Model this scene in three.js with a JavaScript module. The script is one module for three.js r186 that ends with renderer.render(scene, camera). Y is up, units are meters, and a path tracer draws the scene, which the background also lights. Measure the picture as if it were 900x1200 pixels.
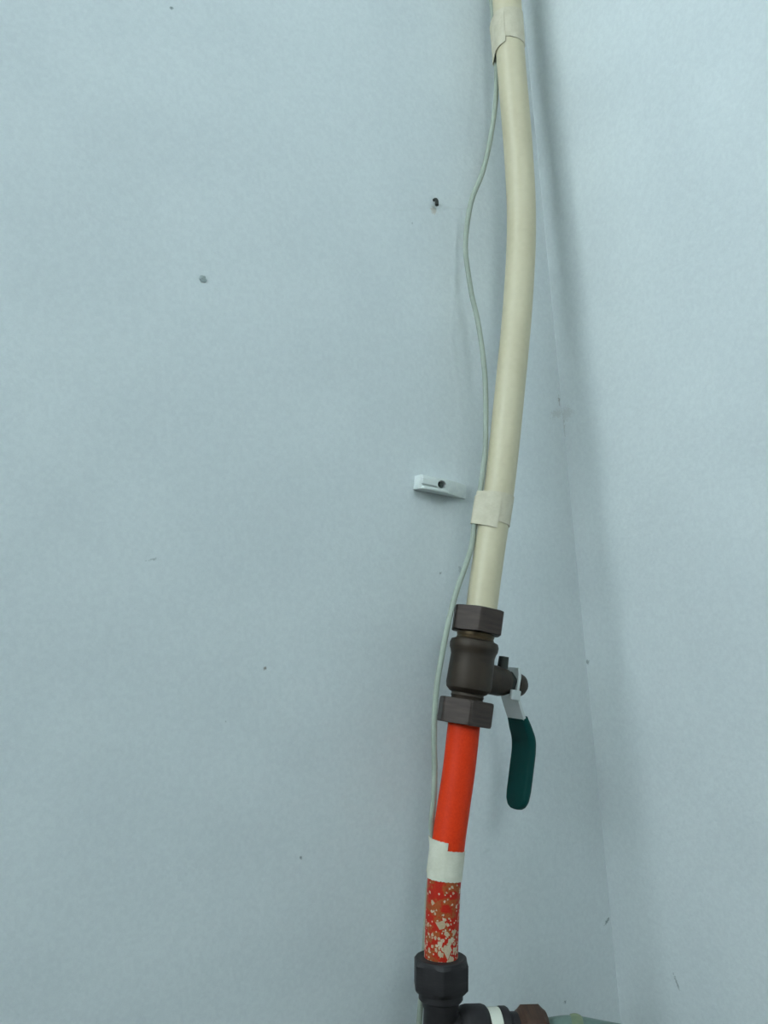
import * as THREE from 'three';
import { mergeGeometries, toCreasedNormals as creasedNormals } from 'three/addons/utils/BufferGeometryUtils.js';
import { Brush, Evaluator, SUBTRACTION } from 'three-bvh-csg';
import { RoundedBoxGeometry } from 'three/addons/geometries/RoundedBoxGeometry.js';

// ---------------------------------------------------------------- camera, sky, exposure
const scene = new THREE.Scene();
const camera = new THREE.PerspectiveCamera(60, 900 / 1200, 0.02, 50);
camera.position.set(-0.4408, 0.5000, 0.4912);
camera.lookAt(0.0592, 0.5000, -0.3748);
camera.rotateZ(-5.48 * Math.PI / 180);
scene.add(camera);

const renderer = new THREE.WebGLRenderer({ antialias: true });
renderer.toneMapping = THREE.LinearToneMapping;
renderer.toneMappingExposure = 2.95;
renderer.shadowMap.enabled = true;

// pale overcast daylight, the same in every direction; it enters through the two window openings only
scene.background = new THREE.Color().setRGB(2.58, 3.04, 3.17);

// ---------------------------------------------------------------- helpers
const V = (x, y, z) => new THREE.Vector3(x, y, z);
function rng(seed) { let a = seed >>> 0; return () => { a = (a + 0x6D2B79F5) | 0; let t = Math.imul(a ^ (a >>> 15), 1 | a); t = (t + Math.imul(t ^ (t >>> 7), 61 | t)) ^ t; return ((t ^ (t >>> 14)) >>> 0) / 4294967296; }; }
function hash(x, y, s) { let h = Math.imul(x, 374761393) + Math.imul(y, 668265263) + Math.imul(s, 974634777); h = Math.imul(h ^ (h >>> 13), 1274126177); return ((h ^ (h >>> 16)) >>> 0) / 4294967295; }
// value noise that repeats after px by py cells
function noise(x, y, px, py, s) {
  const xi = Math.floor(x), yi = Math.floor(y), fx = x - xi, fy = y - yi;
  const u = fx * fx * fx * (fx * (fx * 6 - 15) + 10), v = fy * fy * fy * (fy * (fy * 6 - 15) + 10);
  const m = (a, n) => ((a % n) + n) % n;
  const a = hash(m(xi, px), m(yi, py), s), b = hash(m(xi + 1, px), m(yi, py), s);
  const c = hash(m(xi, px), m(yi + 1, py), s), d = hash(m(xi + 1, px), m(yi + 1, py), s);
  return (a + (b - a) * u) * (1 - v) + (c + (d - c) * u) * v;
}
function texture(w, h, fill, srgb) {
  const data = new Uint8Array(w * h * 4);
  for (let y = 0; y < h; y++) for (let x = 0; x < w; x++) {
    const c = fill(x, y), i = (y * w + x) * 4;
    data[i] = c[0]; data[i + 1] = c[1]; data[i + 2] = c[2]; data[i + 3] = 255;
  }
  const t = new THREE.DataTexture(data, w, h, THREE.RGBAFormat);
  t.wrapS = t.wrapT = THREE.RepeatWrapping; t.magFilter = THREE.LinearFilter; t.minFilter = THREE.LinearFilter;
  if (srgb) t.colorSpace = THREE.SRGBColorSpace;
  t.needsUpdate = true;
  return t;
}
// creases are found on a copy in millimetres: the add-on joins corners closer than a hundredth of a unit
const toCreasedNormals = (g, angle) => creasedNormals(g.scale(1000, 1000, 1000), angle).scale(0.001, 0.001, 0.001);
const names = new Map();
function numbered(n) { const k = names.get(n) ?? 0; names.set(n, k + 1); return k ? n + '_' + String(k).padStart(3, '0') : n; }
function mesh(name, geometry, material, parent) {
  const m = new THREE.Mesh(geometry, material); m.name = parent && parent !== scene ? name : numbered(name);
  m.castShadow = m.receiveShadow = true; (parent ?? scene).add(m); return m;
}
function tag(o, label, category, group) { o.userData = { label, category }; if (group) o.userData.group = group; return o; }
function thing(name, label, category, position) {
  const g = new THREE.Group(); g.name = numbered(name); scene.add(g);
  if (position) g.position.copy(position);
  return tag(g, label, category);
}
function struct(name, geometry, material) { const m = mesh(name, geometry, material); m.userData = { kind: 'structure' }; return m; }
// skin over closed rings of equal length, with flat ends; us and vs are texture coordinates in metres
function loft(rings, us, vs, crease = 0.7, closedEnds = true) {
  const pos = [], uv = [], idx = [], n = rings[0].length;
  rings.forEach((r, i) => { for (let j = 0; j <= n; j++) { const p = r[j % n]; pos.push(p.x, p.y, p.z); uv.push(us ? us[j] : j / n, vs ? vs[i] : i); } });
  for (let i = 0; i + 1 < rings.length; i++) for (let j = 0; j < n; j++) {
    const a = i * (n + 1) + j, b = a + 1, c = a + n + 1, d = c + 1; idx.push(a, b, c, b, d, c);
  }
  if (closedEnds) for (const e of [0, rings.length - 1]) {
    const mid = V(0, 0, 0); rings[e].forEach((p) => mid.addScaledVector(p, 1 / n));
    const k = pos.length / 3; pos.push(mid.x, mid.y, mid.z); uv.push(0, vs ? vs[e] : e);
    for (let j = 0; j < n; j++) { const a = e * (n + 1) + j; if (e === 0) idx.push(k, a + 1, a); else idx.push(k, a, a + 1); }
  }
  const g = new THREE.BufferGeometry();
  g.setAttribute('position', new THREE.Float32BufferAttribute(pos, 3)); g.setAttribute('uv', new THREE.Float32BufferAttribute(uv, 2)); g.setIndex(idx);
  return toCreasedNormals(g, crease);
}
// frame across a path that runs down: e1 points to the right along the left wall, e2 into the room, both square to the path
function frameAt(t) {
  const e1 = V(1, 0, 0).addScaledVector(t, -t.x).normalize();
  return [e1, new THREE.Vector3().crossVectors(t, e1).normalize()];
}
function frameBeside(t) { const e1 = V(0, 1, 0).addScaledVector(t, -t.y).normalize(); return [e1, new THREE.Vector3().crossVectors(t, e1).normalize()]; }
function sweep(curve, segments, radius, sides = 32, frame = frameAt) {
  const rings = [], vs = [], len = curve.getLength(); let us = [];
  for (let i = 0; i <= segments; i++) {
    const p = curve.getPointAt(i / segments), [a, b] = frame(curve.getTangentAt(i / segments));
    const r = typeof radius === 'function' ? radius(i / segments) : radius;
    rings.push(Array.from({ length: sides }, (_, j) => { const q = j / sides * Math.PI * 2; return p.clone().addScaledVector(a, r * Math.cos(q)).addScaledVector(b, r * Math.sin(q)); }));
    vs.push(len * i / segments);
    if (!i) us = Array.from({ length: sides + 1 }, (_, j) => j / sides * 2 * Math.PI * r);
  }
  return loft(rings, us, vs);
}
const lathe = (pts, sides = 48, crease = 0.6) => toCreasedNormals(new THREE.LatheGeometry(pts.map(([r, y]) => new THREE.Vector2(Math.max(r, 1e-5), y)), sides), crease);
// hexagonal nut along y between y0 and y1, corner radius R, corners turned off by a chamfer
function hexNut(R, y0, y1, chamfer, turn = 0, bore = 0) {
  const rings = [], sides = 72, h = R * Math.cos(Math.PI / 6), edge = 0.0006;
  const levels = [[y0, -chamfer, -edge], [y0 + edge * 0.6, -chamfer + edge * 0.5, 0], [y0 + chamfer * 0.75 + edge, 1, 0], [y1 - chamfer * 0.75 - edge, 1, 0], [y1 - edge * 0.6, -chamfer + edge * 0.5, 0], [y1, -chamfer, -edge]];
  for (const [y, cut, inset] of levels) rings.push(Array.from({ length: sides }, (_, j) => {
    const q = -j / sides * Math.PI * 2, k = ((q + turn) % (Math.PI / 3) + Math.PI / 3) % (Math.PI / 3) - Math.PI / 6;
    const r = Math.min(h / Math.cos(k), R - 0.0004, cut > 0 ? 1 : R + cut) + inset;
    return V(r * Math.cos(q), y, r * Math.sin(q));
  }));
  return loft(rings, null, null, 0.35);
}

// ---------------------------------------------------------------- materials
// painted plaster: one tile is 0.512 m wide and 1.024 m high; coordinates below are metres on the wall from the tile's corner
const TW = 512, TH = 1024;
function wallRelief(seed, ridges) {
  return texture(TW * 2, TH * 2, (x, y) => {
    const a = x / 2, b = y / 2;
    let h = 0.5 * noise(a / 64, b / 64, 8, 16, seed) + 0.3 * noise(a / 16, b / 32, 32, 32, seed + 1) + 0.13 * noise(a / 4, b / 4, 128, 256, seed + 2) + 0.07 * noise(a, b, 512, 1024, seed + 3);
    for (const [x0, y0, x1, y1, w, d] of ridges) {
      const dx = x1 - x0, dy = y1 - y0, t = Math.min(1, Math.max(0, ((a - x0) * dx + (b - y0) * dy) / (dx * dx + dy * dy)));
      const e = Math.hypot(a - x0 - dx * t, b - y0 - dy * t) + 1.2 * (noise(a / 6, b / 6, 86, 171, seed + 5) - 0.5);
      h += d * Math.exp(-e * e / (w * w));
    }
    const g = Math.max(0, Math.min(255, h * 200 + 20)); return [g, g, g];
  });
}
function wallColour(seed, marks) {
  return texture(TW * 2, TH * 2, (x, y) => {
    const a = x / 2, b = y / 2;
    const g = 6 * (noise(a / 2, b / 2, 256, 512, seed) - 0.5) + 5 * (noise(a / 40, b / 40, 13, 26, seed + 1) - 0.5) + 5 * (hash(x, y, seed) - 0.5);
    let c = [210 + g, 217 + g, 219 + g * 0.9];
    for (const [mx, my, rx, ry, turn, col, amount] of marks) {
      const dx = a - mx, dy = b - my, u = (dx * Math.cos(turn) + dy * Math.sin(turn)) / rx, v = (-dx * Math.sin(turn) + dy * Math.cos(turn)) / ry;
      const e = Math.hypot(u, v) + 1.1 * (noise(a * 1.5, b * 1.5, 768, 1536, seed + 7) - 0.5);
      if (e < 1) { const k = amount * Math.min(1, (1 - e) * 3); c = c.map((q, i) => q + (col[i] - q) * k); }
    }
    return c;
  }, true);
}
const GREY = [104, 116, 116], DIRT = [120, 116, 108], RUST = [190, 176, 158];
const leftMarks = [
  [245.2, 801.4, 1.2, 1.0, 0, GREY, 0.7], [263.9, 414.8, 1.1, 0.9, 0.5, DIRT, 0.75], [275.0, 299.7, 1.0, 0.9, 0, GREY, 0.65],
  [237.0, 388.9, 0.7, 0.7, 0, GREY, 0.5], [204.0, 485.9, 3.2, 0.5, 0.1, GREY, 0.35], [415.6, 698.9, 2.2, 3.2, 0.3, RUST, 0.5],
  [462.6, 145.8, 1.2, 1.1, 0, GREY, 0.6], [507.9, 188.6, 3.2, 1.1, 0.6, GREY, 0.7], [506.4, 558.9, 6.5, 3.2, 0.3, DIRT, 0.13], [509.9, 568.1, 0.8, 3.5, 0.05, DIRT, 0.5],
  [409.6, 455.2, 1.5, 3.5, 0.2, GREY, 0.25], [393.2, 456.0, 1.0, 1.0, 0.2, GREY, 0.5], [408.6, 267.0, 5, 1.2, 0.1, [190,200,200], 0.4], [397.4, 688.8, 0.8, 0.8, 0, GREY, 0.3],
];
const rightMarks = [[2.6, 557.7, 9, 5, 0.2, DIRT, 0.13], [1.0, 377.2, 2.5, 1.6, 0.4, GREY, 0.5], [57.9, 167.5, 0.9, 5, 0.4, GREY, 0.5], [-0.4, 549.4, 1.6, 8, 0, DIRT, 0.2]];
const leftRidges = [
  [433.6, 691.7, 420.0, 610.6, 2.2, 0.25], [420.0, 610.6, 422.4, 558.3, 2.2, 0.3], [422.4, 558.3, 394.7, 445.6, 2.2, 0.2], [463.3, 815.4, 435.2, 698.8, 3, 0.15],
  [384.3, 695.6, 442.1, 703.0, 0.9, -0.3],
];
function plaster(seed, marks, ridges) {
  return new THREE.MeshStandardMaterial({ map: wallColour(seed, marks), bumpMap: wallRelief(seed + 20, ridges), bumpScale: 0.0008, roughness: 0.82 });
}
const M = {
  left: plaster(11, leftMarks, leftRidges),
  right: plaster(57, rightMarks, []),
  ceiling: new THREE.MeshStandardMaterial({ color: '#c9cdcb', roughness: 0.9 }),
  inner: new THREE.MeshStandardMaterial({ color: '#8f918d', roughness: 0.9 }),
  floor: new THREE.MeshStandardMaterial({ color: '#45413b', roughness: 0.6 }),
  frame: new THREE.MeshStandardMaterial({ color: '#d9dcda', roughness: 0.5 }),
};
const mottle = (seed, lo, hi, scale) => texture(256, 256, (x, y) => {
  const k = 0.55 * noise(x / scale, y / scale, Math.ceil(256 / scale), Math.ceil(256 / scale), seed) + 0.3 * noise(x / 8, y / 8, 32, 32, seed + 1) + 0.15 * hash(x, y, seed);
  return lo.map((q, i) => q + (hi[i] - q) * k);
}, true);
function std(colours, seed, scale, metres, props) {
  const t = mottle(seed, colours[0], colours[1], scale); t.repeat.set(1 / metres, 1 / metres);
  return new THREE.MeshStandardMaterial({ map: t, ...props });
}
M.plastic = std([[190, 180, 150], [204, 195, 166]], 3, 64, 0.08, { roughness: 0.42 });
M.tape = std([[188, 180, 157], [206, 199, 179]], 5, 32, 0.03, { roughness: 0.75 });
M.whiteTape = std([[194, 192, 174], [212, 210, 194]], 6, 32, 0.03, { roughness: 0.6 });
M.cable = std([[142, 151, 139], [164, 173, 160]], 7, 64, 0.05, { roughness: 0.5 });
M.bronze = std([[50, 41, 38], [76, 64, 58]], 8, 32, 1, { roughness: 0.55, metalness: 0.35 });
M.bodyBronze = std([[42, 34, 28], [68, 56, 45]], 9, 32, 1, { roughness: 0.55, metalness: 0.4 });
M.thread = std([[58, 46, 33], [92, 74, 46]], 10, 16, 1, { roughness: 0.45, metalness: 0.6 });
M.zinc = new THREE.MeshStandardMaterial({ color: '#c6cbc9', roughness: 0.42, metalness: 0.55 });
{ const t = mottle(12, [0, 54, 52], [2, 66, 62], 16); t.repeat.set(50, 50); M.vinyl = new THREE.MeshPhysicalMaterial({ map: t, roughness: 0.55, specularIntensity: 0.35 }); }
M.blackIron = std([[26, 24, 26], [46, 42, 44]], 13, 32, 1, { roughness: 0.6, metalness: 0.25 });
M.brownNut = std([[58, 40, 32], [86, 62, 48]], 14, 32, 1, { roughness: 0.55, metalness: 0.35 });
M.seal = std([[196, 198, 186], [222, 222, 210]], 15, 16, 0.02, { roughness: 0.7 });
M.hose = std([[80, 100, 94], [106, 126, 118]], 16, 32, 0.04, { roughness: 0.4 });
M.hoseBand = std([[96, 112, 92], [128, 138, 106]], 17, 32, 0.04, { roughness: 0.5 });
M.clip = std([[206, 214, 213], [226, 231, 228]], 18, 32, 0.02, { roughness: 0.7 });
M.dark = new THREE.MeshStandardMaterial({ color: '#2b2f2b', roughness: 0.6, metalness: 0.3 });
M.screw = new THREE.MeshStandardMaterial({ color: '#5d6660', roughness: 0.5, metalness: 0.5 });
M.lump = std([[138, 150, 150], [172, 182, 181]], 19, 16, 0.005, { roughness: 0.9 });

// ---------------------------------------------------------------- the room
const W = 0.12, X0 = -1.8, Z1 = 2.3, H = 2.7;
function box(x0, y0, z0, x1, y1, z1) {
  const g = new THREE.BoxGeometry(x1 - x0, y1 - y0, z1 - z0); g.translate((x0 + x1) / 2, (y0 + y1) / 2, (z0 + z1) / 2);
  const p = g.attributes.position, n = g.attributes.normal, u = g.attributes.uv;
  for (let i = 0; i < p.count; i++) {
    const ax = Math.abs(n.getX(i)), az = Math.abs(n.getZ(i));
    const a = ax > 0.5 ? p.getZ(i) : p.getX(i), b = ax > 0.5 || az > 0.5 ? p.getY(i) - 0.0000 : p.getZ(i);
    u.setXY(i, a / 0.512, b / 1.024);
  }
  return g;
}
struct('wall_left', box(X0 - W, 0, -W, 0, H, 0), M.left);
struct('wall_right', box(0, 0, -W, W, H, Z1 + W), M.right);
struct('floor', box(X0 - W, -W, -W, W, 0, Z1 + W), M.floor);
struct('ceiling', box(X0 - W, H, -W, W, H + W, Z1 + W), M.ceiling);
// far side wall and the wall behind the camera, each with one window opening
const A = { z0: 0.05, z1: 1.15, y0: 1.05, y1: 2.35 }, B = { x0: -1.05, x1: -0.3, y0: 1.45, y1: 2.6 };
struct('wall_far', mergeGeometries([box(X0 - W, 0, 0, X0, A.y0, Z1), box(X0 - W, A.y1, 0, X0, H, Z1), box(X0 - W, A.y0, 0, X0, A.y1, A.z0), box(X0 - W, A.y0, A.z1, X0, A.y1, Z1)]), M.inner);
struct('wall_back', mergeGeometries([box(X0 - W, 0, Z1, 0, B.y0, Z1 + W), box(X0 - W, B.y1, Z1, 0, H, Z1 + W), box(X0 - W, B.y0, Z1, B.x0, B.y1, Z1 + W), box(B.x1, B.y0, Z1, 0, B.y1, Z1 + W)]), M.inner);
{
  const t = 0.04, xa = X0 - 0.08, xb = X0 - 0.04, m = (A.z0 + A.z1) / 2;
  struct('window_1', mergeGeometries([box(xa, A.y0, A.z0, xb, A.y0 + t, A.z1), box(xa, A.y1 - t, A.z0, xb, A.y1, A.z1), box(xa, A.y0 + t, A.z0, xb, A.y1 - t, A.z0 + t), box(xa, A.y0 + t, A.z1 - t, xb, A.y1 - t, A.z1), box(xa, A.y0 + t, m - t / 2, xb, A.y1 - t, m + t / 2)]), M.frame);
  const za = Z1 + 0.04, zb = Z1 + 0.08, n = (B.x0 + B.x1) / 2;
  struct('window_2', mergeGeometries([box(B.x0, B.y0, za, B.x1, B.y0 + t, zb), box(B.x0, B.y1 - t, za, B.x1, B.y1, zb), box(B.x0, B.y0 + t, za, B.x0 + t, B.y1 - t, zb), box(B.x1 - t, B.y0 + t, za, B.x1, B.y1 - t, zb), box(n - t / 2, B.y0 + t, za, n + t / 2, B.y1 - t, zb)]), M.frame);
}

// ---------------------------------------------------------------- pipes
const RP = 0.0097, RW = 0.0017;
const curve = (pts) => new THREE.CatmullRomCurve3(pts.map((p) => V(...p)), false, 'centripetal');
const WHITE = curve([[-0.032, 2.6995, 0.03], [-0.0325, 2.0, 0.028], [-0.0345, 0.93, 0.026], [-0.0345, 0.8752, 0.0260], [-0.0374, 0.8395, 0.0260], [-0.0386, 0.8214, 0.0266], [-0.0403, 0.7944, 0.0275], [-0.0412, 0.7736, 0.0282], [-0.0429, 0.7375, 0.0294], [-0.0459, 0.6997, 0.0307], [-0.0497, 0.6732, 0.0316], [-0.0559, 0.6439, 0.0328], [-0.0646, 0.6092, 0.0344], [-0.0734, 0.5779, 0.0359], [-0.0844, 0.5391, 0.0377], [-0.0953, 0.5039, 0.0395], [-0.1047, 0.4786, 0.0410], [-0.1136, 0.4538, 0.0427], [-0.1208, 0.4324, 0.0441], [-0.1231, 0.4265, 0.0445]]);
tag(mesh('water_pipe', sweep(WHITE, 260, RP, 40), M.plastic), 'long cream plastic pipe bending down the corner into the top of the brown valve', 'pipe');
const RED = curve([[-0.1414, 0.3767, 0.0477], [-0.1441, 0.3680, 0.0482], [-0.1514, 0.3443, 0.0498], [-0.1588, 0.3236, 0.0512], [-0.1652, 0.3055, 0.0525], [-0.1716, 0.2853, 0.0540], [-0.1769, 0.2627, 0.0557], [-0.1811, 0.2426, 0.0572], [-0.1825, 0.2359, 0.0577]]);
const redLen = RED.getLength(), redCirc = 2 * Math.PI * RP;
{
  // orange-red enamel; below the white tape it is mottled brown and chipped through to the pale plastic in angular flakes
  const w = 512, h = 1280, r = rng(40), chips = [];
  const front = 0.333 * redCirc;                                 // the side towards the room; more of u is further left
  const add = (u, v, s, e) => { const a0 = r() * 6.28, n = 4 + Math.floor(r() * 3); chips.push({ u, v, s, p: Array.from({ length: n }, (_, i) => { const q = a0 + i / n * 6.283 + (r() - 0.5) * 0.7; return [Math.cos(q) * s * (0.55 + 0.75 * r()), Math.sin(q) * s * e * (0.55 + 0.75 * r())]; }) }); };
  const low = (y) => redLen * y;
  const zone = 0.655, end = 1;                                   // share of the length where the chipped part begins and ends
  for (let i = 0; i < 380; i++) { const t = zone + (end - zone) * Math.pow(r(), 0.75); add(r() * redCirc, low(t), 0.00035 + 0.0009 * r() * r() + 0.0002, 1); }
  for (let i = 0; i < 140; i++) { const t = end - (end - zone) * 0.42 * r(); add(r() * redCirc, low(t), 0.0005 + 0.0017 * r() * r(), 1.3); }
  for (const [du, t, s, e] of [[-0.0012, 0.808, 0.0036, 0.9], [0.002, 0.84, 0.0019, 1], [0.0042, 0.872, 0.0021, 1.5], [0.0035, 0.9, 0.0026, 1.9], [0.006, 0.86, 0.0018, 1.4], [-0.006, 0.89, 0.0014, 0.8], [0.0055, 0.94, 0.0024, 1.6], [-0.001, 0.955, 0.002, 0.8], [0.002, 0.965, 0.0022, 0.9], [0.0048, 0.975, 0.002, 1.2], [-0.007, 0.735, 0.0017, 0.9], [-0.0005, 0.862, 0.0013, 1.3]]) add(front - du, low(t), s * 0.8, e);
  const inside = (p, x, y) => { let c = false; for (let i = 0, j = p.length - 1; i < p.length; j = i++) if ((p[i][1] > y) !== (p[j][1] > y) && x < (p[j][0] - p[i][0]) * (y - p[i][1]) / (p[j][1] - p[i][1]) + p[i][0]) c = !c; return c; };
  const hit = new Uint8Array(w * h);
  chips.forEach((c, k) => {
    const big = c.s * 2.6, x0 = Math.floor((c.u - big) / redCirc * w), x1 = Math.ceil((c.u + big) / redCirc * w), y0 = Math.max(0, Math.floor((c.v - big) / redLen * h)), y1 = Math.min(h - 1, Math.ceil((c.v + big) / redLen * h));
    for (let y = y0; y <= y1; y++) for (let x = x0; x <= x1; x++) if (inside(c.p, (x + 0.5) / w * redCirc - c.u, (y + 0.5) / h * redLen - c.v)) hit[y * w + ((x % w) + w) % w] = 1 + k % 5;
  });
  const red = texture(w, h, (x, y) => {
    const v = y / h, k = hit[y * w + x], g = 10 * (noise(x / 6, y / 6, 86, 214, 71) - 0.5) + 8 * (hash(x, y, 3) - 0.5);
    if (k) return [172 + k * 4 + g, 152 + k * 5 + g, 124 + k * 6 + g];
    if (v < 0.6) return [212 + g, 54 + g * 0.7, 14 + g * 0.3];
    const m = noise(x / 40, y / 30, 13, 43, 72) * 0.7 + noise(x / 10, y / 10, 52, 128, 73) * 0.3;
    return m > 0.66 ? [154 + g, 76 + g, 38 + g * 0.8] : m > 0.55 ? [168 + g, 54 + g, 26 + g * 0.7] : [174 + g, 36 + g * 0.6, 20 + g * 0.5];
  }, true);
  red.repeat.set(1 / redCirc, 1 / redLen);
  M.red = new THREE.MeshPhysicalMaterial({ map: red, roughness: 0.5, specularIntensity: 0.4 });
}
tag(mesh('painted_pipe', sweep(RED, 90, RP, 48), M.red), 'short orange-red painted pipe with chipped lower end between valve and black fitting', 'pipe');

// ---------------------------------------------------------------- cable
const WIRE = curve([[-0.046, 2.6995, 0.0165], [-0.046, 2.0, 0.0165], [-0.0470, 0.95, 0.0150], [-0.0393, 0.8716, 0.0150], [-0.0409, 0.8562, 0.0151], [-0.0419, 0.8440, 0.0152], [-0.0418, 0.8350, 0.0150], [-0.0424, 0.8261, 0.0153], [-0.0425, 0.8183, 0.0154], [-0.0427, 0.8100, 0.0156], [-0.0439, 0.7956, 0.0161], [-0.0477, 0.7748, 0.0170], [-0.0531, 0.7566, 0.0180], [-0.0592, 0.7397, 0.0190], [-0.0680, 0.7198, 0.0200], [-0.0791, 0.7004, 0.0200], [-0.0840, 0.6838, 0.0190], [-0.0864, 0.6719, 0.0185], [-0.0870, 0.6622, 0.0185], [-0.0867, 0.6507, 0.0190], [-0.0863, 0.6363, 0.0200], [-0.0854, 0.6223, 0.0220], [-0.0856, 0.6083, 0.0240], [-0.0865, 0.5938, 0.0260], [-0.0881, 0.5800, 0.0280], [-0.0908, 0.5652, 0.0300], [-0.0943, 0.5484, 0.0320], [-0.0983, 0.5319, 0.0340], [-0.1025, 0.5184, 0.0348], [-0.1063, 0.5063, 0.0352], [-0.1085, 0.5004, 0.0357], [-0.1105, 0.4946, 0.0357], [-0.1127, 0.4888, 0.0362], [-0.1149, 0.4831, 0.0367], [-0.1184, 0.4741, 0.0380], [-0.1260, 0.4621, 0.0400], [-0.1346, 0.4500, 0.0420], [-0.1410, 0.4383, 0.0430], [-0.1474, 0.4243, 0.0440], [-0.1540, 0.4079, 0.0450], [-0.1594, 0.3932, 0.0460], [-0.1628, 0.3766, 0.0460], [-0.1647, 0.3617, 0.0460], [-0.1666, 0.3425, 0.0460], [-0.1687, 0.3262, 0.0452], [-0.1703, 0.3153, 0.0433], [-0.1691, 0.3052, 0.0413], [-0.1683, 0.2982, 0.0412], [-0.1692, 0.2933, 0.0412], [-0.1720, 0.2866, 0.0415], [-0.1753, 0.2801, 0.0422], [-0.1797, 0.2589, 0.0425], [-0.1812, 0.2446, 0.0405], [-0.1810, 0.2347, 0.0370], [-0.1824, 0.2162, 0.0340], [-0.1878, 0.1903, 0.0340], [-0.1958, 0.1507, 0.0340]]);
tag(mesh('cable', sweep(WIRE, 420, RW, 14), M.cable), 'thin pale cable running loosely down beside the pipes and held by tape', 'cable');

// ---------------------------------------------------------------- tape round pipe and cable
function nearest(c, y) { let a = 0, b = 1; for (let i = 0; i < 50; i++) { const m = (a + b) / 2; if (c.getPointAt(m).y > y) a = m; else b = m; } return (a + b) / 2; }
// outline round the pipe and the cable at height y, pushed out by off; q runs round the pipe
function outline(path, y, off, q) {
  const t = nearest(path, y), p = path.getPointAt(t), [a, b] = frameAt(path.getTangentAt(t));
  const w = WIRE.getPointAt(nearest(WIRE, y)).sub(p), wa = w.dot(a), wb = w.dot(b);
  // walk the convex hull by its support function and turn it into a radius along direction q
  let best = 1e9; const c = Math.cos(q), s = Math.sin(q);
  for (let i = -44; i <= 44; i++) { const k = q + i / 45 * Math.PI / 2, sup = Math.max(RP, wa * Math.cos(k) + wb * Math.sin(k) + RW) + off, d = Math.cos(k - q); if (d > 0.02) best = Math.min(best, sup / d); }
  return p.addScaledVector(a, best * c).addScaledVector(b, best * s);
}
// one layer of tape from angle q0 to q1 (whole turn when they are 2 pi apart); top and bottom give its edges in metres
function tapeLayer(path, q0, q1, top, bottom, off, thick, seed) {
  const n = 72, m = 10, full = q1 - q0 > 6.28, r = rng(seed), outer = [], inner = [], f = Array.from({ length: n + 1 }, () => (r() - 0.5) * 0.00035);
  for (let i = 0; i <= n; i++) {
    const k = full ? i % n : i, q = q0 + (q1 - q0) * k / n, y1 = top(k / n) + f[k], y0 = bottom(k / n) + f[(k + 31) % n], O = [], I = [];
    for (let j = 0; j <= m; j++) { const y = y1 + (y0 - y1) * j / m, wr = 0.00022 * (noise(k / 5, j / 3, 15, 9, seed) - 0.5); O.push(outline(path, y, off + thick + wr, q)); I.push(outline(path, y, off, q)); }
    outer.push(O); inner.push(I);
  }
  const pos = [], uv = [], idx = [], loop = (m + 1) * 2;
  for (let i = 0; i <= n; i++) [...outer[i], ...inner[i].slice().reverse()].forEach((p, j) => { pos.push(p.x, p.y, p.z); uv.push((q1 - q0) * i / n * RP, j < m + 1 ? j * 0.002 : (loop - j) * 0.002); });
  for (let i = 0; i < n; i++) for (let j = 0; j < loop; j++) { const a = i * loop + j, b = i * loop + (j + 1) % loop, c = a + loop, d = b + loop; idx.push(a, b, c, b, d, c); }
  if (!full) for (const [i, flip] of [[0, 1], [n, 0]]) for (let j = 0; j < m; j++) { const a = i * loop + j, b = a + 1, c = i * loop + loop - 1 - j, d = c - 1; if (flip) idx.push(a, c, b, b, c, d); else idx.push(a, b, c, b, d, c); }
  const g = new THREE.BufferGeometry(); g.setAttribute('position', new THREE.Float32BufferAttribute(pos, 3)); g.setAttribute('uv', new THREE.Float32BufferAttribute(uv, 2)); g.setIndex(idx);
  return toCreasedNormals(g, 0.9);
}
// the angle round the pipe: 0 right along the left wall, pi/2 to the room, pi left, 3 pi/2 to the wall
const PI = Math.PI, flat = (a, b = a) => (t) => a + (b - a) * t;
{
  const t = thing('masking_tape', 'cream masking tape round pipe and cable at the very top of the photo', 'tape');
  mesh('wrap', tapeLayer(WHITE, 0, 2 * PI, flat(0.8285), (k) => 0.8078 - 0.0022 * Math.sin(k * 6.283 + 1.0), 0.0001, 0.0004, 1), M.tape, t);
  mesh('loose_flap', tapeLayer(WHITE, 0.80 * PI, 1.42 * PI, flat(0.8257), flat(0.8052, 0.7995), 0.0006, 0.0004, 2), M.tape, t);
}
{
  const t = thing('masking_tape', 'cream masking tape band round pipe and cable just above the brown valve', 'tape');
  mesh('wrap', tapeLayer(WHITE, 0, 2 * PI, flat(0.5036), flat(0.4858), 0.0001, 0.0004, 3), M.tape, t);
  mesh('loose_flap', tapeLayer(WHITE, 0.62 * PI, 1.5 * PI, flat(0.5000, 0.5011), flat(0.4815, 0.4846), 0.0006, 0.0005, 4), M.tape, t);
}
{
  const t = thing('white_tape', 'white tape band wrapped round the middle of the red pipe', 'tape');
  mesh('wrap', tapeLayer(RED, 0, 2 * PI, flat(0.3012), flat(0.2854), 0.0001, 0.0004, 5), M.whiteTape, t);
  mesh('loose_flap', tapeLayer(RED, 0.69 * PI, 1.5 * PI, flat(0.3052, 0.3056), flat(0.2860, 0.2895), 0.0006, 0.0004, 6), M.whiteTape, t);
}

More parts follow.
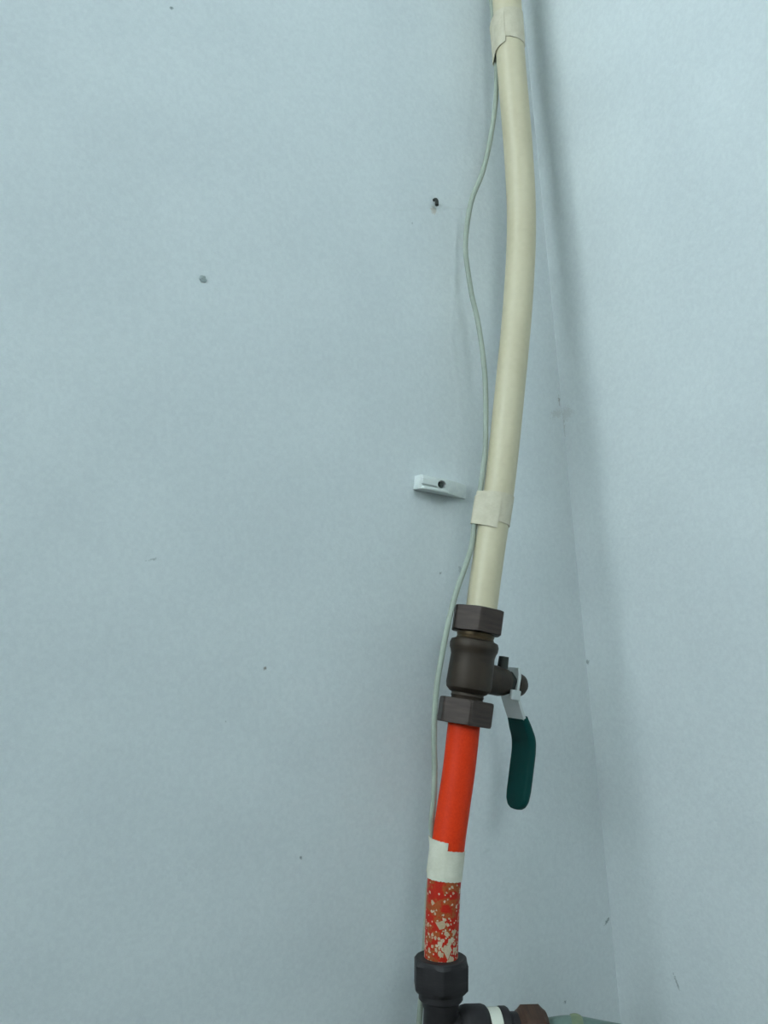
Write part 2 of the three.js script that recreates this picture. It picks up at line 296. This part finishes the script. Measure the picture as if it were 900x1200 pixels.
// ---------------------------------------------------------------- ball valve
{
  const up = V(0.3211, 0.9452, -0.0598).normalize(), stem = V(0.9903, 0.0000, -0.1392); stem.addScaledVector(up, -stem.dot(up)).normalize();
  const out = new THREE.Vector3().crossVectors(stem, up);
  const valve = thing('ball_valve', 'brown bronze ball valve with dark green lever between the cream and red pipes', 'valve', V(-0.1343, 0.3978, 0.0463));
  valve.quaternion.setFromRotationMatrix(new THREE.Matrix4().makeBasis(stem, up, out));
  mesh('upper_nut', hexNut(0.0170, 0.0243, 0.0393, 0.0010, -2.2570), M.bronze, valve);
  mesh('thread', lathe([[0, 0.0190], [0.0112, 0.0190], [0.0116, 0.0205], [0.0112, 0.0215], [0.0116, 0.0228], [0.0112, 0.0250], [0, 0.0250]]), M.thread, valve);
  mesh('valve_body', lathe([[0, -0.0125], [0.0100, -0.0125], [0.0112, -0.0120], [0.0134, -0.0098], [0.0139, -0.0070], [0.0136, 0.0040], [0.0134, 0.0100], [0.0140, 0.0125], [0.0148, 0.0142], [0.0150, 0.0168], [0.0143, 0.0190], [0.0120, 0.0200], [0, 0.0200]], 64), M.bodyBronze, valve);
  mesh('neck', lathe([[0, -0.0170], [0.0096, -0.0170], [0.0096, -0.0150], [0.0101, -0.0142], [0.0097, -0.0134], [0.0099, -0.0115], [0, -0.0115]]), M.bodyBronze, valve);
  mesh('lower_nut', hexNut(0.0177, -0.0310, -0.0162, 0.0012, -2.1570), M.bronze, valve);
  const side = (pts, sides = 40) => lathe(pts, sides).rotateZ(-Math.PI / 2);
  const by = -0.0015;
  mesh('bonnet', side([[0, 0.0100], [0.0096, 0.0100], [0.0092, 0.0150], [0.0092, 0.0250], [0.0084, 0.0290], [0, 0.0290]]).translate(0, by, 0), M.bodyBronze, valve);
  mesh('gland_nut', hexNut(0.0078, 0.0288, 0.0338, 0.0006, 0.2).rotateZ(-Math.PI / 2).translate(0, by, 0), M.dark, valve);
  const pin = mesh('stop_pin', new THREE.CylinderGeometry(0.0031, 0.0034, 0.0075, 16).translate(0.0245, by + 0.0115, 0.002), M.dark, valve);
  mesh('lever_nut', side([[0, 0.0372], [0.0076, 0.0372], [0.0078, 0.0400], [0.0068, 0.0440], [0.0045, 0.0468], [0.0015, 0.0480], [0, 0.0480]]).translate(0, by, 0), M.bodyBronze, valve);
  // lever: a flat strip bent outwards, its width across the stem
  const strip = (pts, round) => {                                // pts: x, y, width, thickness
    const c = new THREE.CatmullRomCurve3(pts.map(([x, y]) => V(x, y, 0)), false, 'centripetal'), n = 60, rings = [];
    const wide = new THREE.CatmullRomCurve3(pts.map(([, , w, t], i) => V(w, t, i)), false, 'catmullrom', 0.3);
    for (let i = 0; i <= n; i++) {
      const p = c.getPoint(i / n), t = c.getTangent(i / n), nn = V(t.y, -t.x, 0), k = wide.getPoint(i / n), w = k.x / 2, h = k.y / 2, r = Math.min(round, h * 0.98, w * 0.98), ring = [];
      for (const [sx, sy, a0] of [[1, 1, 0], [-1, 1, 1], [-1, -1, 2], [1, -1, 3]]) for (let j = 0; j <= 4; j++) { const q = (a0 + j / 4) * PI / 2; ring.push(p.clone().addScaledVector(nn, sx * (h - r) + r * Math.cos(q)).add(V(0, 0, sy * (w - r) + r * Math.sin(q)))); }
      rings.push(ring);
    }
    return loft(rings, null, null, 0.6);
  };
  const lever = mesh('lever', strip([[0.0352, 0.0085, 0.013, 0.0024], [0.0352, 0.0030, 0.0155, 0.0024], [0.0352, -0.0060, 0.0155, 0.0024], [0.0362, -0.0090, 0.0145, 0.0026], [0.0405, -0.0158, 0.0145, 0.0026], [0.0462, -0.0240, 0.0145, 0.0026], [0.0500, -0.0295, 0.0145, 0.0026]], 0.0006), M.zinc, valve);
  mesh('stop_tab', new RoundedBoxGeometry(0.0080, 0.0062, 0.0022, 3, 0.0006).translate(0.0322, -0.0085, 0.0082), M.zinc, lever);
  mesh('grip_sleeve', strip([[0.0452, -0.0212, 0.0158, 0.0050], [0.0492, -0.0273, 0.0176, 0.0056], [0.0530, -0.0337, 0.0184, 0.0058], [0.0544, -0.0402, 0.0184, 0.0058], [0.0546, -0.0513, 0.0184, 0.0058], [0.0545, -0.0643, 0.0182, 0.0058], [0.0543, -0.0707, 0.0172, 0.0056], [0.0541, -0.0744, 0.0140, 0.0052], [0.0540, -0.0765, 0.0085, 0.0042], [0.0540, -0.0770, 0.0030, 0.0022]], 0.0026), M.vinyl, lever).userData.label = 'dark green dipped sleeve';
}

// ---------------------------------------------------------------- black tee fitting at the bottom
{
  const up = V(0.1749, 0.9818, -0.0747).normalize(), along = V(0.0560, -0.0081, 0.0240); along.addScaledVector(up, -along.dot(up)).normalize();
  const tee = thing('tee_fitting', 'black pipe fitting with a rounded nut and a side branch at the bottom edge', 'fitting', V(-0.1876, 0.2053, 0.0600));
  tee.quaternion.setFromRotationMatrix(new THREE.Matrix4().makeBasis(along, up, new THREE.Vector3().crossVectors(along, up)));
  mesh('compression_nut', hexNut(0.0172, 0.0215, 0.0398, 0.0030, 0.42), M.blackIron, tee);
  mesh('collar', lathe([[0, 0.0170], [0.0120, 0.0170], [0.0126, 0.0178], [0.0126, 0.0205], [0.0118, 0.0222], [0, 0.0222]]), M.blackIron, tee);
  mesh('tee_body', lathe([[0, -0.060], [0.0098, -0.060], [0.0098, -0.022], [0.0108, -0.018], [0.0100, 0.0], [0.0096, 0.012], [0.0104, 0.0145], [0.0098, 0.0178], [0, 0.0178]], 40), M.blackIron, tee);
  // the branch leaves the body at a little more than a right angle
  const lean = new THREE.Quaternion().setFromUnitVectors(V(1, 0, 0), V(0.0560, -0.0081, 0.0240).normalize().applyQuaternion(tee.quaternion.clone().invert()));
  const turned = (g) => g.rotateZ(-Math.PI / 2).applyQuaternion(lean).translate(0, -0.0035, 0), side = (pts, n = 48) => turned(lathe(pts, n));
  mesh('branch_neck', side([[0, 0.003], [0.0130, 0.005], [0.0130, 0.0125], [0, 0.0125]]), M.blackIron, tee);
  mesh('branch_socket', side([[0, 0.0110], [0.0146, 0.0110], [0.0162, 0.0128], [0.0168, 0.0150], [0.0168, 0.0240], [0.0160, 0.0262], [0.0146, 0.0275], [0, 0.0275]]), M.blackIron, tee);
  mesh('seal_ring', side([[0, 0.0270], [0.0144, 0.0270], [0.0149, 0.0275], [0.0149, 0.0340], [0.0144, 0.0345], [0, 0.0345]]), M.seal, tee).userData.label = 'off-white sealing ring';
  mesh('end_ring', side([[0, 0.0342], [0.0150, 0.0342], [0.0153, 0.0348], [0.0153, 0.0380], [0.0146, 0.0393], [0.0130, 0.0402], [0, 0.0402]]), M.blackIron, tee);
  mesh('union_neck', side([[0, 0.0398], [0.0124, 0.0398], [0.0122, 0.0460], [0, 0.0460]]), M.blackIron, tee);
  mesh('union_nut', turned(hexNut(0.0160, 0.0445, 0.0612, 0.0034, 0.75)), M.brownNut, tee).userData.label = 'brown hexagonal union nut';
}
// steel riser under the fitting, down to the floor, and the hose from the branch
tag(mesh('riser_pipe', sweep(curve([[-0.1972, 0.1513, 0.0641], [-0.2051, 0.1071, 0.0675], [-0.2021, 0.0678, 0.0705], [-0.2076, 0.0300, 0.0700], [-0.2076, 0.0005, 0.0700]]), 40, 0.0092, 24), M.blackIron), 'dark riser pipe from the floor up into the bottom fitting', 'pipe');
const HOSE = curve([[-0.1354, 0.1942, 0.0829], [-0.1299, 0.1934, 0.0853], [-0.1219, 0.1952, 0.0930], [-0.1082, 0.1908, 0.1000], [-0.0890, 0.1815, 0.1030], [-0.0604, 0.1619, 0.1000], [-0.0349, 0.1317, 0.0900], [-0.0242, 0.0977, 0.0800], [-0.0230, 0.0529, 0.0700]]);
{
  const hose = tag(mesh('hose', sweep(HOSE, 90, 0.0088, 28, frameBeside), M.hose), 'grey-green hose leaving the brown nut in the bottom right', 'hose');
  const t0 = 0.0950;
  const c = curve([-0.0026, -0.0013, 0, 0.0013, 0.0026].map((d) => HOSE.getPointAt(Math.min(1, t0 + d / HOSE.getLength())).toArray()));
  mesh('hose_band', sweep(c, 8, (k) => 0.0092 + 0.0007 * Math.sin(k * PI), 28, frameBeside), M.hoseBand, hose).userData.label = 'yellowish band round the hose';
}

// ---------------------------------------------------------------- empty clip on the wall, nail and paint lump
{
  const p = V(-0.0934, 0.5080, 0.0000), q = V(-0.1331, 0.5173, 0.0000);                         // right and left ends on the wall
  const len = p.distanceTo(q), clip = thing('pipe_clip', 'empty broken white pipe clip with a screw hole on the left wall', 'pipe clip', q);
  clip.rotation.z = Math.atan2(p.y - q.y, p.x - q.x);
  const s = new THREE.Shape();                                    // seen from above: x along the wall, y out from it
  s.moveTo(0.001, 0); s.lineTo(0, 0.0082); s.quadraticCurveTo(0, 0.0092, 0.001, 0.0092); s.lineTo(len * 0.46, 0.0086); s.quadraticCurveTo(len * 0.66, 0.0078, len * 0.82, 0.0046); s.lineTo(len, 0.0006); s.lineTo(len, 0); s.closePath();
  const d = 0.0092, hx = len * 0.40, hy = 0.0006, base = new THREE.ExtrudeGeometry(s, { depth: d - 0.001, bevelEnabled: true, bevelThickness: 0.0005, bevelSize: 0.0005, bevelSegments: 2, curveSegments: 12 });
  base.rotateX(Math.PI / 2).translate(0, d / 2 - 0.0005, 0.0004);
  const bore = new Brush(new THREE.CylinderGeometry(0.0027, 0.0027, 0.014, 28).rotateX(Math.PI / 2).scale(1.25, 1, 1).translate(hx, hy, 0.0102)); bore.updateMatrixWorld();
  const solid = new Brush(base); solid.updateMatrixWorld();
  const cut = new Evaluator(); cut.attributes = ['position', 'normal', 'uv']; cut.useGroups = false;
  const bored = cut.evaluate(solid, bore, SUBTRACTION).geometry;
  mesh('clip_base', toCreasedNormals(bored, 0.5), M.clip, clip);
  const tab = new RoundedBoxGeometry(len * 0.30, 0.0046, 0.0022, 3, 0.0008); tab.translate(len * 0.15, 0.0006, 0.0100); mesh('end_tab', tab, M.clip, clip);
  const lip = new RoundedBoxGeometry(len * 0.50, 0.0020, 0.0030, 3, 0.0008); lip.translate(len * 0.27, -d / 2 + 0.0008, 0.0098); mesh('lower_lip', lip, M.clip, clip);
  mesh('plug', new THREE.CylinderGeometry(0.0028, 0.0028, 0.0010, 24).rotateX(Math.PI / 2).translate(hx - 0.0004, hy, 0.0042), M.dark, clip);
  mesh('screw', lathe([[0, 0], [0.0019, 0], [0.0019, 0.0018], [0.0012, 0.0026], [0, 0.0028]], 20).rotateX(Math.PI / 2).translate(hx + 0.0011, hy, 0.0046), M.screw, clip);
}
{
  const c = curve([[0, 0, -0.004], [0, 0, 0.002], [0.0001, -0.0012, 0.0030], [-0.0006, -0.0044, 0.0036]].map((a) => a));
  const nail = tag(mesh('nail', sweep(c, 20, (k) => 0.0009 + 0.0004 * k, 12, (t) => { const a = new THREE.Vector3().crossVectors(t, V(1, 0.2, 0)).normalize(); return [a, new THREE.Vector3().crossVectors(t, a)]; }), M.dark), 'tiny dark bent nail sticking out of the left wall near the cable', 'nail');
  nail.position.set(-0.0953, 0.7059, 0.0000);
}
{
  const g = new THREE.IcosahedronGeometry(0.0021, 3), p = g.attributes.position;
  for (let i = 0; i < p.count; i++) { const v = V(p.getX(i), p.getY(i), p.getZ(i)), k = 0.75 + 0.5 * noise(v.x * 900 + 20, v.y * 900 + 20, 64, 64, 5) ; p.setXYZ(i, v.x * k, v.y * k, v.z * k * 0.5); }
  g.computeVertexNormals();
  const lump = tag(mesh('plaster_lump', g, M.lump), 'small grey lump stuck alone on the open left wall', 'wall lump');
  lump.position.set(-0.2631, 0.6445, 0.0000);
}

renderer.render(scene, camera);
